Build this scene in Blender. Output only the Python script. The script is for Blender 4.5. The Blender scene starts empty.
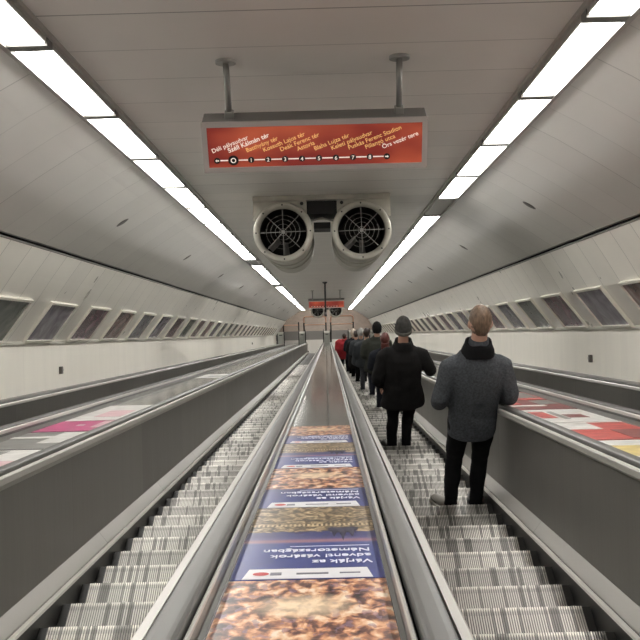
import bpy, bmesh, math, random
from mathutils import Vector, Matrix, noise
random.seed(4)
C = bpy.context.scene.collection
A = math.radians(30); CA, SA = math.cos(A), math.sin(A)
PITCH = .4/CA                     # step pitch along the slope
STEP_N = -1.343                   # height of the step noses below the eye line, square to the slope
XC = -.0825                       # middle of the tunnel
L = 80.0                          # foot of the escalators
ZC = L*SA - STEP_N*CA             # hall floor is z = 0
def P(x, t, n): return Vector((x, t*CA + n*SA, ZC - t*SA + n*CA))
TR = (-A, 0, 0)

# ------------------------------------------------------------ materials
MATS = {}
def nt(name):
    m = bpy.data.materials.new(name); m.use_nodes = True
    t = m.node_tree; b = t.nodes['Principled BSDF']; MATS[name] = m
    return m, t, b
def mat(name, col, rough=.5, metal=0, var=0, scale=8, bump=0, bscale=60, emit=0, stretch=(1,1,1), ecol=None, coat=0, rvar=0):
    m, t, b = nt(name)
    b.inputs['Base Color'].default_value = (*col, 1); b.inputs['Roughness'].default_value = rough
    b.inputs['Metallic'].default_value = metal
    if coat: b.inputs['Coat Weight'].default_value = coat; b.inputs['Coat Roughness'].default_value = .08
    if emit:
        b.inputs['Emission Color'].default_value = (*(ecol or col), 1); b.inputs['Emission Strength'].default_value = emit
    if var or bump or rvar:
        tc = t.nodes.new('ShaderNodeTexCoord'); mp = t.nodes.new('ShaderNodeMapping'); mp.inputs['Scale'].default_value = stretch
        t.links.new(tc.outputs['Object'], mp.inputs['Vector'])
    if var or rvar:
        n = t.nodes.new('ShaderNodeTexNoise'); n.inputs['Scale'].default_value = scale; n.inputs['Detail'].default_value = 5
        t.links.new(mp.outputs[0], n.inputs['Vector'])
    if var:
        r = t.nodes.new('ShaderNodeValToRGB')
        r.color_ramp.elements[0].position = .3; r.color_ramp.elements[1].position = .7
        r.color_ramp.elements[0].color = (*[c*(1-var) for c in col], 1); r.color_ramp.elements[1].color = (*[min(1, c*(1+var)) for c in col], 1)
        t.links.new(n.outputs['Fac'], r.inputs[0]); t.links.new(r.outputs[0], b.inputs['Base Color'])
    if rvar:
        mr = t.nodes.new('ShaderNodeMapRange'); mr.inputs['To Min'].default_value = max(.02, rough-rvar); mr.inputs['To Max'].default_value = rough+rvar
        t.links.new(n.outputs['Fac'], mr.inputs['Value']); t.links.new(mr.outputs[0], b.inputs['Roughness'])
    if bump:
        n2 = t.nodes.new('ShaderNodeTexNoise'); n2.inputs['Scale'].default_value = bscale; n2.inputs['Detail'].default_value = 3
        bp = t.nodes.new('ShaderNodeBump'); bp.inputs['Strength'].default_value = bump; bp.inputs['Distance'].default_value = .01
        t.links.new(mp.outputs[0], n2.inputs['Vector']); t.links.new(n2.outputs['Fac'], bp.inputs['Height']); t.links.new(bp.outputs[0], b.inputs['Normal'])
    return m
def M2(t, op, a, b=None, c=None):
    n = t.nodes.new('ShaderNodeMath'); n.operation = op
    for i, v in enumerate((a, b, c)):
        if v is None: continue
        if isinstance(v, (int, float)): n.inputs[i].default_value = v
        else: t.links.new(v, n.inputs[i])
    return n.outputs[0]
def MIX(t, f, a, b):
    n = t.nodes.new('ShaderNodeMix'); n.data_type = 'RGBA'
    for k, v in ((0, f), (6, a), (7, b)):
        if isinstance(v, (int, float)): n.inputs[k].default_value = v
        elif isinstance(v, tuple): n.inputs[k].default_value = (*v[:3], 1)
        else: t.links.new(v, n.inputs[k])
    return n.outputs[2]
def panels(name, col, rough, metal, pitch, w=.016, off=0, seam=.6, var=.07, strong=0, streak=0):
    """sheet cladding with joints across the tunnel every `pitch` metres"""
    m, t, b = nt(name)
    tc = t.nodes.new('ShaderNodeTexCoord'); sp = t.nodes.new('ShaderNodeSeparateXYZ'); t.links.new(tc.outputs['Object'], sp.inputs[0])
    y = M2(t, 'DIVIDE', M2(t, 'ADD', sp.outputs[1], off), pitch)
    fr = M2(t, 'FRACT', y); idx = M2(t, 'FLOOR', y)
    line = M2(t, 'LESS_THAN', fr, w/pitch)
    wn = t.nodes.new('ShaderNodeTexWhiteNoise'); wn.noise_dimensions = '1D'; t.links.new(idx, wn.inputs['W'])
    ns = t.nodes.new('ShaderNodeTexNoise'); ns.inputs['Scale'].default_value = 1.3; ns.inputs['Detail'].default_value = 6
    mp = t.nodes.new('ShaderNodeMapping'); mp.inputs['Scale'].default_value = (1, 3 if streak else 1, .5 if streak else 1)
    t.links.new(tc.outputs['Object'], mp.inputs[0]); t.links.new(mp.outputs[0], ns.inputs['Vector'])
    v = M2(t, 'ADD', M2(t, 'MULTIPLY', M2(t, 'SUBTRACT', wn.outputs['Value'], .5), var*1.2), M2(t, 'MULTIPLY', M2(t, 'SUBTRACT', ns.outputs['Fac'], .5), var*3))
    v = M2(t, 'ADD', v, 1)
    if strong:      # every few joints one is wide and dark
        st = M2(t, 'LESS_THAN', M2(t, 'FRACT', M2(t, 'DIVIDE', M2(t, 'ADD', sp.outputs[1], off), pitch*strong)), .016/(pitch*strong))
        line = M2(t, 'MAXIMUM', M2(t, 'MULTIPLY', line, .5), st)
    k = M2(t, 'MULTIPLY', v, M2(t, 'SUBTRACT', 1, M2(t, 'MULTIPLY', line, seam)))
    vm = t.nodes.new('ShaderNodeVectorMath'); vm.operation = 'SCALE'; vm.inputs[0].default_value = col; t.links.new(k, vm.inputs['Scale'])
    t.links.new(vm.outputs[0], b.inputs['Base Color'])
    mr = M2(t, 'ADD', rough-.08, M2(t, 'MULTIPLY', ns.outputs['Fac'], .16)); t.links.new(mr, b.inputs['Roughness'])
    b.inputs['Metallic'].default_value = metal
    # sheets bow slightly between joints
    bow = M2(t, 'MULTIPLY', M2(t, 'SINE', M2(t, 'MULTIPLY', fr, math.pi)), .6)
    bp = t.nodes.new('ShaderNodeBump'); bp.inputs['Strength'].default_value = .25; bp.inputs['Distance'].default_value = .02
    t.links.new(M2(t, 'ADD', bow, M2(t, 'MULTIPLY', ns.outputs['Fac'], .6)), bp.inputs['Height']); t.links.new(bp.outputs[0], b.inputs['Normal'])
    return m
WARM = (1.0, .955, .88)
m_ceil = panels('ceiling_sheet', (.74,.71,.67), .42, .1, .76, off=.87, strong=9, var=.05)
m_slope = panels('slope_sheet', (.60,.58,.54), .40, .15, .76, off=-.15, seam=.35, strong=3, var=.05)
m_upper = panels('upper_wall_sheet', (.88,.85,.77), .30, .25, .75, off=.05, seam=.4, var=.06)
m_white = panels('white_wall', (.88,.85,.765), .42, 0, 2.25, w=.006, seam=.2, var=.05, streak=1)
m_panel = panels('balustrade_sheet', (.185,.178,.162), .33, .5, 2.4, w=.006, off=.8, seam=.3, var=.22, streak=1)
m_deck_side = panels('inner_decking', (.47,.457,.42), .42, .3, 2.4, w=.006, off=.1, seam=.6, var=.05)
m_alu = mat('brushed_aluminium', (.58,.57,.53), .36, .35, var=.06, scale=3, stretch=(1,.3,1))
m_strip = mat('pale_skirt_strip', (.95,.93,.86), .35)
m_alu2 = mat('dull_aluminium', (.40,.395,.37), .38, .7, var=.1, scale=5)
m_frame = mat('frame_aluminium', (.82,.79,.70), .35, .3)
m_rail = mat('handrail_rubber', (.085,.084,.078), .42, 0, var=.15, scale=3, stretch=(6,1,1))
m_black = mat('black_skirt', (.022,.022,.021), .35)
m_dark = mat('dark_gap', (.012,.012,.011), .7)
m_edging = mat('dark_edging', (.085,.083,.075), .28, .3, var=.15, scale=4)
m_deck = mat('glossy_deck', (.27,.28,.265), .12, .2, var=.07, scale=2.5, coat=.6, rvar=.04)
m_diff = mat('light_diffuser', (.9,.9,.9), .5, emit=11, ecol=(1,.97,.93))
m_unlit = mat('unlit_diffuser', (.42,.41,.38), .4)
m_trim = mat('light_trim', (.40,.385,.355), .4, .3)
m_trim2 = mat('pale_ledge', (.72,.70,.63), .5)
m_slab = mat('concrete_slab', (.10,.10,.095), .8, var=.1)
m_signcase = mat('sign_case', (.20,.19,.18), .45, .3)
m_signframe = mat('sign_frame', (.52,.47,.44), .4, .3)
m_signwhite = mat('sign_white', (.9,.82,.75), .5, emit=.22, ecol=(1,.85,.75))
m_signyellow = mat('sign_yellow', (.85,.50,.15), .5, emit=.22, ecol=(1,.62,.25))
m_signblack = mat('sign_black', (.015,.01,.01), .4)
m_fanbody = mat('fan_casing', (.46,.44,.38), .42, .35, var=.14, scale=6)
m_fandark = mat('fan_inside', (.014,.013,.012), .6)
m_blade = mat('fan_blade', (.30,.29,.27), .4, .3)
m_wire = mat('fan_wire', (.34,.33,.31), .4, .6)
m_pole = mat('pole_steel', (.33,.32,.30), .35, .7)
m_iron = mat('black_iron', (.02,.02,.02), .5)
m_orange = mat('orange_bar', (.75,.45,.32), .4)
m_cab = mat('cabinet_paint', (.62,.64,.58), .45)
m_stone = mat('pink_stone', (.24,.20,.17), .5, var=.12, scale=3)
m_mat = mat('dark_floor', (.10,.10,.095), .6)
m_plate = mat('comb_plate', (.30,.30,.28), .4, .4)
m_hallfill = mat('hall_fill_glow', (.9,.9,.9), .5, emit=10, ecol=(1,.93,.85))
m_skin = mat('skin', (.50,.29,.21), .5, bump=.05, bscale=120)
m_box = mat('box_grey', (.10,.09,.08), .5)

def sign_face():
    m, t, b = nt('sign_face')
    tc = t.nodes.new('ShaderNodeTexCoord'); n = t.nodes.new('ShaderNodeTexNoise'); n.inputs['Scale'].default_value = 1.7
    mp = t.nodes.new('ShaderNodeMapping'); mp.inputs['Scale'].default_value = (1,1,2.2)
    t.links.new(tc.outputs['Object'], mp.inputs[0]); t.links.new(mp.outputs[0], n.inputs['Vector'])
    r = t.nodes.new('ShaderNodeValToRGB'); e = r.color_ramp.elements
    e[0].position = .36; e[0].color = (.24,.030,.022,1); e[1].position = .66; e[1].color = (.52,.105,.05,1)
    t.links.new(n.outputs['Fac'], r.inputs[0]); t.links.new(r.outputs[0], b.inputs['Base Color']); t.links.new(r.outputs[0], b.inputs['Emission Color'])
    b.inputs['Emission Strength'].default_value = .22; b.inputs['Roughness'].default_value = .35
    return m
m_signface = sign_face()

def tread_mat():
    m, t, b = nt('ribbed_tread')
    tc = t.nodes.new('ShaderNodeTexCoord'); sp = t.nodes.new('ShaderNodeSeparateXYZ'); t.links.new(tc.outputs['Object'], sp.inputs[0])
    oi = t.nodes.new('ShaderNodeObjectInfo'); rnd = oi.outputs['Random']
    def wn(cell, seed):
        cb = t.nodes.new('ShaderNodeCombineXYZ'); t.links.new(M2(t, 'FLOOR', M2(t, 'DIVIDE', sp.outputs[0], cell)), cb.inputs[0])
        t.links.new(M2(t, 'MULTIPLY', rnd, 97+seed), cb.inputs[1])
        w = t.nodes.new('ShaderNodeTexWhiteNoise'); w.noise_dimensions = '2D'; t.links.new(cb.outputs[0], w.inputs['Vector']); return w.outputs['Value']
    P1 = RIB
    fine = wn(P1*2, 3); blk = wn(P1*11, 8)
    dark = M2(t, 'MULTIPLY', M2(t, 'LESS_THAN', fine, .16), .6)                      # dirt packed in some grooves
    seam = M2(t, 'MULTIPLY', M2(t, 'LESS_THAN', M2(t, 'FRACT', M2(t, 'DIVIDE', sp.outputs[0], P1*11)), .09), .5)
    k = M2(t, 'SUBTRACT', 1, M2(t, 'MAXIMUM', dark, seam))
    k = M2(t, 'MULTIPLY', k, M2(t, 'ADD', .84, M2(t, 'MULTIPLY', blk, .24)))
    g = M2(t, 'MAXIMUM', M2(t, 'MINIMUM', M2(t, 'MULTIPLY', M2(t, 'ADD', sp.outputs[2], .011), 130), 1), .12)      # groove bottoms darkened in the colour to deepen their shade
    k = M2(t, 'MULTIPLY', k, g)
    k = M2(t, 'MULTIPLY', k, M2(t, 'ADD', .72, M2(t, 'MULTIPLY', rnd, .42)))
    k = M2(t, 'MULTIPLY', k, M2(t, 'ADD', 1, M2(t, 'MULTIPLY', M2(t, 'GREATER_THAN', sp.outputs[1], -.022), .35)))  # rib ends catching light at the nose, painted as a lighter strip
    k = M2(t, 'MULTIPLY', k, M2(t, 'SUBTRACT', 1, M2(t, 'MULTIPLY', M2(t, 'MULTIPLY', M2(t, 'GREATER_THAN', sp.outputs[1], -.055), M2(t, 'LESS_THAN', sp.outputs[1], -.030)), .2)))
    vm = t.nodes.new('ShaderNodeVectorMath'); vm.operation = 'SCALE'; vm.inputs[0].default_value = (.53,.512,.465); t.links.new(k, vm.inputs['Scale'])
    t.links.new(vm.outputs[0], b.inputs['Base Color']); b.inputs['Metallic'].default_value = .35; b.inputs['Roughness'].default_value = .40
    return m
RIB = 2*(.4875-.045)/76
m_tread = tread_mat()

# ------------------------------------------------------------ mesh helpers
def link(name, bm, m, parent=None, loc=(0,0,0), rot=(0,0,0), smooth=False):
    me = bpy.data.meshes.new(name)
    if isinstance(bm, bmesh.types.BMesh): 
        bmesh.ops.recalc_face_normals(bm, faces=bm.faces); bm.to_mesh(me); bm.free()
    for mm in (m if isinstance(m, (list, tuple)) else [m]): me.materials.append(mm)
    if smooth:
        for p in me.polygons: p.use_smooth = True
    o = bpy.data.objects.new(name, me); C.objects.link(o); o.location = loc; o.rotation_euler = rot
    if parent: adopt(o, parent)
    return o
def adopt(o, p):
    """parent with locations kept: thing roots are unrotated unless asked"""
    o.parent = p
def box(bm, x0, x1, y0, y1, z0, z1, mi=0):
    v = [bm.verts.new((x, y, z)) for x in (x0, x1) for y in (y0, y1) for z in (z0, z1)]
    for f in ((0,1,3,2),(4,6,7,5),(0,4,5,1),(2,3,7,6),(0,2,6,4),(1,5,7,3)):
        fc = bm.faces.new([v[i] for i in f]); fc.material_index = mi
def bev(bm, w=.004, seg=2):
    bmesh.ops.bevel(bm, geom=list(bm.edges), offset=w, segments=seg, affect='EDGES', profile=.5)
def prism(bm, prof, y0, y1, mi=0, caps=True):
    """closed profile (x,z) run from y0 to y1"""
    a = [bm.verts.new((x, y0, z)) for x, z in prof]; b = [bm.verts.new((x, y1, z)) for x, z in prof]
    n = len(prof)
    for i in range(n):
        f = bm.faces.new((a[i], a[(i+1) % n], b[(i+1) % n], b[i])); f.material_index = mi
    if caps: bm.faces.new(a).material_index = mi; bm.faces.new(b[::-1]).material_index = mi
def sheet(bm, prof, y0, y1, mis=None):
    """open profile, single sheet"""
    a = [bm.verts.new((x, y0, z)) for x, z in prof]; b = [bm.verts.new((x, y1, z)) for x, z in prof]
    for i in range(len(prof)-1):
        f = bm.faces.new((a[i], a[i+1], b[i+1], b[i])); f.material_index = mis[i] if mis else 0
def tube(bm, pts, radii, seg=12, caps=True, flat=None):
    """tube along pts; radii float or (ra, rb); flat = fixed reference axis for ra"""
    pts = [Vector(p) for p in pts]; rings = []; pu = None
    for i, p in enumerate(pts):
        d = (pts[min(i+1, len(pts)-1)] - pts[max(i-1, 0)]).normalized()
        ref = Vector(flat) if flat else (pu if pu is not None else (Vector((0,0,1)) if abs(d.z) < .9 else Vector((1,0,0))))
        u = (ref - d*ref.dot(d)).normalized(); w = d.cross(u); pu = u
        r = radii[i] if isinstance(radii, (list, tuple)) else radii
        ra, rb = r if isinstance(r, (list, tuple)) else (r, r)
        rings.append([bm.verts.new(p + u*math.cos(2*math.pi*k/seg)*ra + w*math.sin(2*math.pi*k/seg)*rb) for k in range(seg)])
    for a, b in zip(rings, rings[1:]):
        for k in range(seg): bm.faces.new((a[k], a[(k+1) % seg], b[(k+1) % seg], b[k]))
    if caps: bm.faces.new(rings[0][::-1]); bm.faces.new(rings[-1])
def lathe_y(bm, prof, seg=48, closed=False):
    """(radius, y) profile about the y axis"""
    rings = [[bm.verts.new((r*math.cos(2*math.pi*k/seg), y, r*math.sin(2*math.pi*k/seg))) for k in range(seg)] for r, y in prof]
    pr = list(zip(rings, rings[1:])) + ([(rings[-1], rings[0])] if closed else [])
    for a, b in pr:
        for k in range(seg): bm.faces.new((a[k], a[(k+1) % seg], b[(k+1) % seg], b[k]))
def thing(name, label, cat, loc, group=None, rot=(0,0,0)):
    o = bpy.data.objects.new(name, None); o.empty_display_size = .1; C.objects.link(o); o.location = loc; o.rotation_euler = rot
    return tag(o, label, cat, group)
def tag(o, label, cat, group=None, kind=None):
    o['label'] = label; o['category'] = cat
    if group: o['group'] = group
    if kind: o['kind'] = kind
    return o
def struct(name, bm, m, **k):
    o = link(name, bm, m, **k); o['kind'] = 'structure'; return o
def dup(root, loc, label=None, group=None, rot=None):
    r = root.copy(); C.objects.link(r); r.location = loc
    if rot is not None: r.rotation_euler = rot
    if label: r['label'] = label
    if group: r['group'] = group
    for ch in list(root.children):
        c = ch.copy(); C.objects.link(c); c.parent = r
        for g in list(ch.children):
            d = g.copy(); C.objects.link(d); d.parent = c
    return r
ORD = ['nearest','second','third','fourth','fifth','sixth','seventh','eighth','ninth','tenth']

# ------------------------------------------------------------ tunnel shell (local axes: x across, y down the slope, z square to it)
T0, T1 = -5.0, 78.0
o0 = P(XC, 0, 0)
JX, JZ = 2.87, .96
def side(s, nm):
    bm = bmesh.new()
    # lower white wall, small ledge, tilted poster band, turning up to the shadow gap
    prof = [(3.60,-1.9),(3.60,-.01),(3.575,.0),(3.40,.225),(3.22,.46),(3.06,.71),(2.90,.945),(2.885,.965)]
    sheet(bm, [(s*x + (.03 if z > .8 else (.015 if z > .5 else 0)), z) for x, z in prof], T0, T1+1, [0,1,1,1,1,1,1])
    return struct(nm, bm, [m_white, m_upper], loc=o0, rot=TR, smooth=False)
side(-1, 'wall_left'); side(1, 'wall_right')
bm = bmesh.new()
oc = P(XC+.03, 0, 0)
half = [(2.93,1.015),(2.855,1.005),(2.61,1.175),(2.31,1.37),(2.00,1.56),(1.76,1.69)]
def mir(h): return [(-x, z) for x, z in h]
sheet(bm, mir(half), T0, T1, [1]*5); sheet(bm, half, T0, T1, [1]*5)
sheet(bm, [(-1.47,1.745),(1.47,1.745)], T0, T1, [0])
# light troughs above the panels
for s in (-1, 1):
    sheet(bm, [(s*1.76,1.69),(s*1.76,1.86),(s*1.47,1.86),(s*1.47,1.745)], T0, T1, [2,2,2])
    sheet(bm, [(s*2.885,.965),(s*2.96,.99),(s*2.93,1.015)], T0, T1, [3,3])
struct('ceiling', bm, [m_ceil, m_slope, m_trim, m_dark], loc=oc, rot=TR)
# trims beside the light rows
k = 1
for s in (-1, 1):
    for x0, x1, z in ((1.47,1.50,1.715),(1.725,1.76,1.665)):
        bm = bmesh.new(); prism(bm, [(s*x0,z),(s*x1,z),(s*x1,z+.03),(s*x0,z+.03)], T0, T1)
        struct(f'trim_{k}', bm, m_trim, loc=oc, rot=TR); k += 1
for s in (-1, 1):
    bm = bmesh.new(); prism(bm, [(s*2.875,.965),(s*2.915,.945),(s*2.93,.96),(s*2.89,.98)], T0, T1)
    struct(f'trim_{k}', bm, m_alu2, loc=oc, rot=TR); k += 1
# rounded ledge where white wall meets sloping poster band
for s in (-1, 1):
    bm = bmesh.new(); prism(bm, [(s*3.60,-.035),(s*3.572,-.035),(s*3.560,.0),(s*3.60,.012)], T0, T1)
    struct(f'trim_{k}', bm, m_trim2, loc=o0, rot=TR); k += 1
bm = bmesh.new(); box(bm, -3.6, 3.6, T0, L+.4, -2.0, -1.9)
struct('floor', bm, m_slab, loc=o0, rot=TR)

# ------------------------------------------------------------ hall at the foot
YL = P(0, L, STEP_N).y
def hbox(name, m, x0, x1, y0, y1, z0, z1):
    bm = bmesh.new(); box(bm, x0, x1, y0, y1, z0, z1); return struct(name, bm, m)
hbox('floor', m_stone, -5, 5, YL+3.2, YL+11, -.1, 0)
hbox('floor', m_mat, -5, 5, YL+1.9, YL+3.2, -.1, 0)
hbox('floor', m_plate, -5, 5, YL+.35, YL+1.9, -.1, 0)
hbox('wall_end', m_stone, -5, 5, YL+11, YL+11.2, -.1, 4.2)
hbox('wall_hall_left', m_stone, -5.2, -5, YL-.6, YL+11.2, -.1, 4.2)
hbox('wall_hall_right', m_stone, 5, 5.2, YL-.6, YL+11.2, -.1, 4.2)
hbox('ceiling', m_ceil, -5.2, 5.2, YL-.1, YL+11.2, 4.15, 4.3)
for i, yy in enumerate((3.5, 6.5, 9.5)):  # glowing strips out of view, added to brighten the hall
    bm = bmesh.new(); box(bm, -2.5, 2.5, -.15, .15, -.04, 0)
    tag(link('hall_fill_strip', bm, m_hallfill, loc=(XC, YL+yy, 4.148)), 'unseen glowing strip added under the hall ceiling to brighten the hall', 'light', 'added hall fill strips')

# ------------------------------------------------------------ ceiling lights
PL = 2.03
def make_light(lit):
    t = thing('ceiling_light', '-', 'light', (0,0,0), rot=TR)
    bm = bmesh.new(); box(bm, -.108, .108, .06, PL-.06, -.020, .006); bev(bm, .004, 1)
    link('diffuser', bm, m_diff if lit else m_unlit, t)
    bm = bmesh.new()
    box(bm, -.125, .125, -.06, .06, -.032, .03, 1); box(bm, -.12, -.108, .022, PL-.022, -.014, .03); box(bm, .108, .12, .022, PL-.022, -.014, .03)
    link('frame', bm, [m_trim, m_edging], t)
    bm = bmesh.new(); box(bm, -.11, .11, .02, PL-.02, .02, .12); link('housing', bm, m_trim, t)
    return t
protos = {True: None, False: None}
for s, nm, ph, dead in ((-1,'left',6.35,(24.5,36.5,61)),(1,'right',6.08,(14.6,))):
    t = ph - 5*PL; i = 0; vis = 0
    while t + PL < T1:
        lit = not any(abs(t+PL/2-(d+PL/2)) < PL/2 for d in dead)
        if t > ph-2.1: vis += 1
        if not lit:
            lab = f'unlit dull panel in the {nm} row of ceiling lights, {"first" if t<30 else ("second" if t<50 else "farthest")} gap from the viewer'
        elif t <= ph-2.1: lab = f'white ceiling light panel of the {nm} row, above and behind the viewer'
        elif vis <= 6: lab = f'lit white ceiling light panel in the {nm} row, {ORD[vis-1]} panel from the viewer'
        else: lab = f'lit white ceiling light panel farther down the {nm} row, beyond its sixth panel'
        loc = P(XC+.03+s*1.613, t, 1.70)
        if protos[lit] is None:
            o = protos[lit] = make_light(lit); o.location = loc; o['label'] = lab
        else: o = dup(protos[lit], loc, lab)
        if lit: o['group'] = f'{nm} row of lit ceiling panels'
        t += PL; i += 1

# small oval slots in the sloping ceiling
bm = bmesh.new()
tube(bm, [(0,0,-.006),(0,0,.006)], (.045,.10), 20, flat=(1,0,0))
ring = bm
dl0 = None
sl = math.atan2(.70, 1.07)
for s, nm, t00 in ((-1,'left',13.07),(1,'right',12.4)):
    for i in range(10):
        off, zz = 2.31, 1.366
        loc = P(XC+.03+s*off, t00+6*i, zz)
        rot = (Matrix.Rotation(-A,3,'X') @ Matrix.Rotation(s*sl,3,'Y')).to_euler()
        lab = f'small dark oval fitting in the {nm} ceiling slope, {ORD[i]} from the viewer' if i < 4 else f'tiny dark oval fitting far down the {nm} ceiling slope, beyond the fourth'
        if dl0 is None:
            dl0 = link('oval_fitting', ring, m_box, loc=loc, rot=rot); tag(dl0, lab, 'ceiling fitting', f'oval fittings in the {nm} ceiling slope')
            o = dl0
        else:
            o = dl0.copy(); C.objects.link(o); o.location = loc; o.rotation_euler = rot; o['label'] = lab; o['group'] = f'oval fittings in the {nm} ceiling slope'

# ------------------------------------------------------------ wall posters
def poster_mat(i, cols):
    m, t, b = nt(f'poster_print_{i}')
    tc = t.nodes.new('ShaderNodeTexCoord'); mp = t.nodes.new('ShaderNodeMapping'); mp.inputs['Location'].default_value = (i*3.1, i*1.7, 0)
    t.links.new(tc.outputs['Object'], mp.inputs[0])
    n = t.nodes.new('ShaderNodeTexNoise'); n.inputs['Scale'].default_value = 2.6; n.inputs['Detail'].default_value = 4; n.inputs['Distortion'].default_value = 1.5
    t.links.new(mp.outputs[0], n.inputs['Vector'])
    r = t.nodes.new('ShaderNodeValToRGB'); e = r.color_ramp.elements
    e[0].position = .3; e[0].color = (*cols[0],1); e[1].position = .75; e[1].color = (*cols[2],1)
    x = r.color_ramp.elements.new(.52); x.color = (*cols[1],1)
    t.links.new(n.outputs['Fac'], r.inputs[0]); t.links.new(r.outputs[0], b.inputs['Base Color'])
    b.inputs['Roughness'].default_value = .25
    return m
pm = [poster_mat(0, ((.10,.11,.10),(.16,.17,.15),(.22,.22,.20))),
      poster_mat(1, ((.13,.12,.15),(.22,.20,.23),(.33,.30,.34))),
      poster_mat(2, ((.06,.04,.06),(.20,.12,.14),(.40,.30,.32))),
      poster_mat(3, ((.10,.06,.05),(.22,.15,.14),(.33,.27,.26))),
      poster_mat(4, ((.11,.11,.12),(.19,.18,.20),(.28,.27,.28)))]
PH, PW = .535, 1.32
def make_poster(mi):
    t = thing('wall_poster', '-', 'poster', (0,0,0))
    bm = bmesh.new(); box(bm, 0, PW, .0, PH, .004, .012); link('print', bm, pm[mi], t)
    bm = bmesh.new(); f = .028
    box(bm, -f, PW+f, -f, 0, -.004, .032); box(bm, -f, PW+f, PH, PH+f, -.004, .032); box(bm, -f, 0, 0, PH, -.004, .032); box(bm, PW, PW+f, 0, PH, -.004, .032)
    link('frame', bm, m_frame, t)
    return t
pp = [None]*5
pa = math.atan2(.46, .355)      # lean of the band
for s, nm, st, pitch in ((-1,'left',11.1,2.25),(1,'right',10.6,2.2)):
    i = 0; t = st
    seq = [0,1,2,3,4] if s < 0 else [3,1,2,0,4]
    while t < 74:
        mi = seq[i] if i < 5 else random.randrange(5)
        up = Vector((-s*math.cos(pa), 0, math.sin(pa))); al = Vector((0,1,0)); nn = Vector((-s*math.sin(pa), 0, -math.cos(pa)))
        # local x along slope, y up the band, z into the tunnel
        if s > 0: ex, ey = -al, up; st_t = t+PW
        else: ex, ey = al, up; st_t = t
        R = Matrix((ex, ey, ex.cross(ey))).transposed()
        if R.col[2].dot(nn) < 0: print('poster normal flipped')
        W = Matrix.Rotation(-A, 3, 'X') @ R
        loc = P(XC, 0, 0)*0 + P(XC + s*3.553, st_t, .03) + (Matrix.Rotation(-A,3,'X') @ nn)*.004
        cs = ['dark greenish','grey-violet','dark purple','brown','dull grey'][mi]
        lab = f'{cs} framed poster on the {nm} wall, {ORD[i]} poster from the viewer' if i < 8 else f'small distant framed poster on the {nm} wall, beyond the eighth from the viewer'
        if pp[mi] is None: pp[mi] = make_poster(mi); o = pp[mi]; o.location = loc; o['label'] = lab
        else: o = dup(pp[mi], loc, lab)
        o.rotation_euler = W.to_euler(); o['group'] = f'framed posters along the {nm} wall'
        t += pitch; i += 1
# small boxes on the white wall
for s, t, n, nm in ((-1,15.3,-.40,'left wall near the viewer, below the second poster'),(-1,54,-.36,'left wall far down the tunnel'),(1,15.0,-.42,'right wall, below the posters')):
    bm = bmesh.new(); box(bm, -.02, .02, -.045, .045, -.05, .05); bev(bm, .006, 2)
    r = thing('wall_box', 'small grey electrical box on the white '+nm, 'box', P(XC+s*3.58, t, n), rot=TR)
    link('case', bm, m_box, r)
    bm = bmesh.new(); tube(bm, [(-s*.02,0,.005),(-s*.032,0,.005)], .016, 12); link('button', bm, m_alu2, r)

# ------------------------------------------------------------ escalators
def ribbed_step(hw):
    """tread with lengthwise ribs that turn down over the nose; origin at the nose, y uphill is negative"""
    bm = bmesh.new(); w = hw-.045; n = 76; p = 2*w/n; g = .011
    xs = []
    for i in range(n):
        x = -w + i*p
        xs += [(x, -g), (x+p*.36, -g), (x+p*.42, 0), (x+p*.94, 0), (x+p, -g)]
    rows = []
    for y, kk in ((-.40,0),(-.004,0)):
        rows.append([bm.verts.new((x, y, z)) for x, z in xs])
    rows.append([bm.verts.new((x, (0 if z == 0 else -g), (-.006 if z == 0 else -g))) for x, z in xs])
    rows.append([bm.verts.new((x, (-.03 if z == 0 else -.03-g), -.235)) for x, z in xs])
    for a, b in zip(rows, rows[1:]):
        for i in range(len(xs)-1): bm.faces.new((a[i], a[i+1], b[i+1], b[i]))
    for s in (-1, 1):      # plain dark margins
        x0, x1 = sorted((s*w, s*(hw-.004)))
        box(bm, x0, x1, -.40, -.006, -.2, -.004, 1)
    return bm
def plain_steps(bm, hw, noses, t0):
    w = hw-.045
    for t in noses:
        y = (t-t0)*CA; z = -(t-t0)*SA
        box(bm, -w, w, y-.40, y, z-.235, z)
        for s in (-1, 1):
            x0, x1 = sorted((s*w, s*(hw-.004))); box(bm, x0, x1, y-.40, y-.006, z-.235, z-.004, 1)
step_mesh = {}
BW = .10
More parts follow.
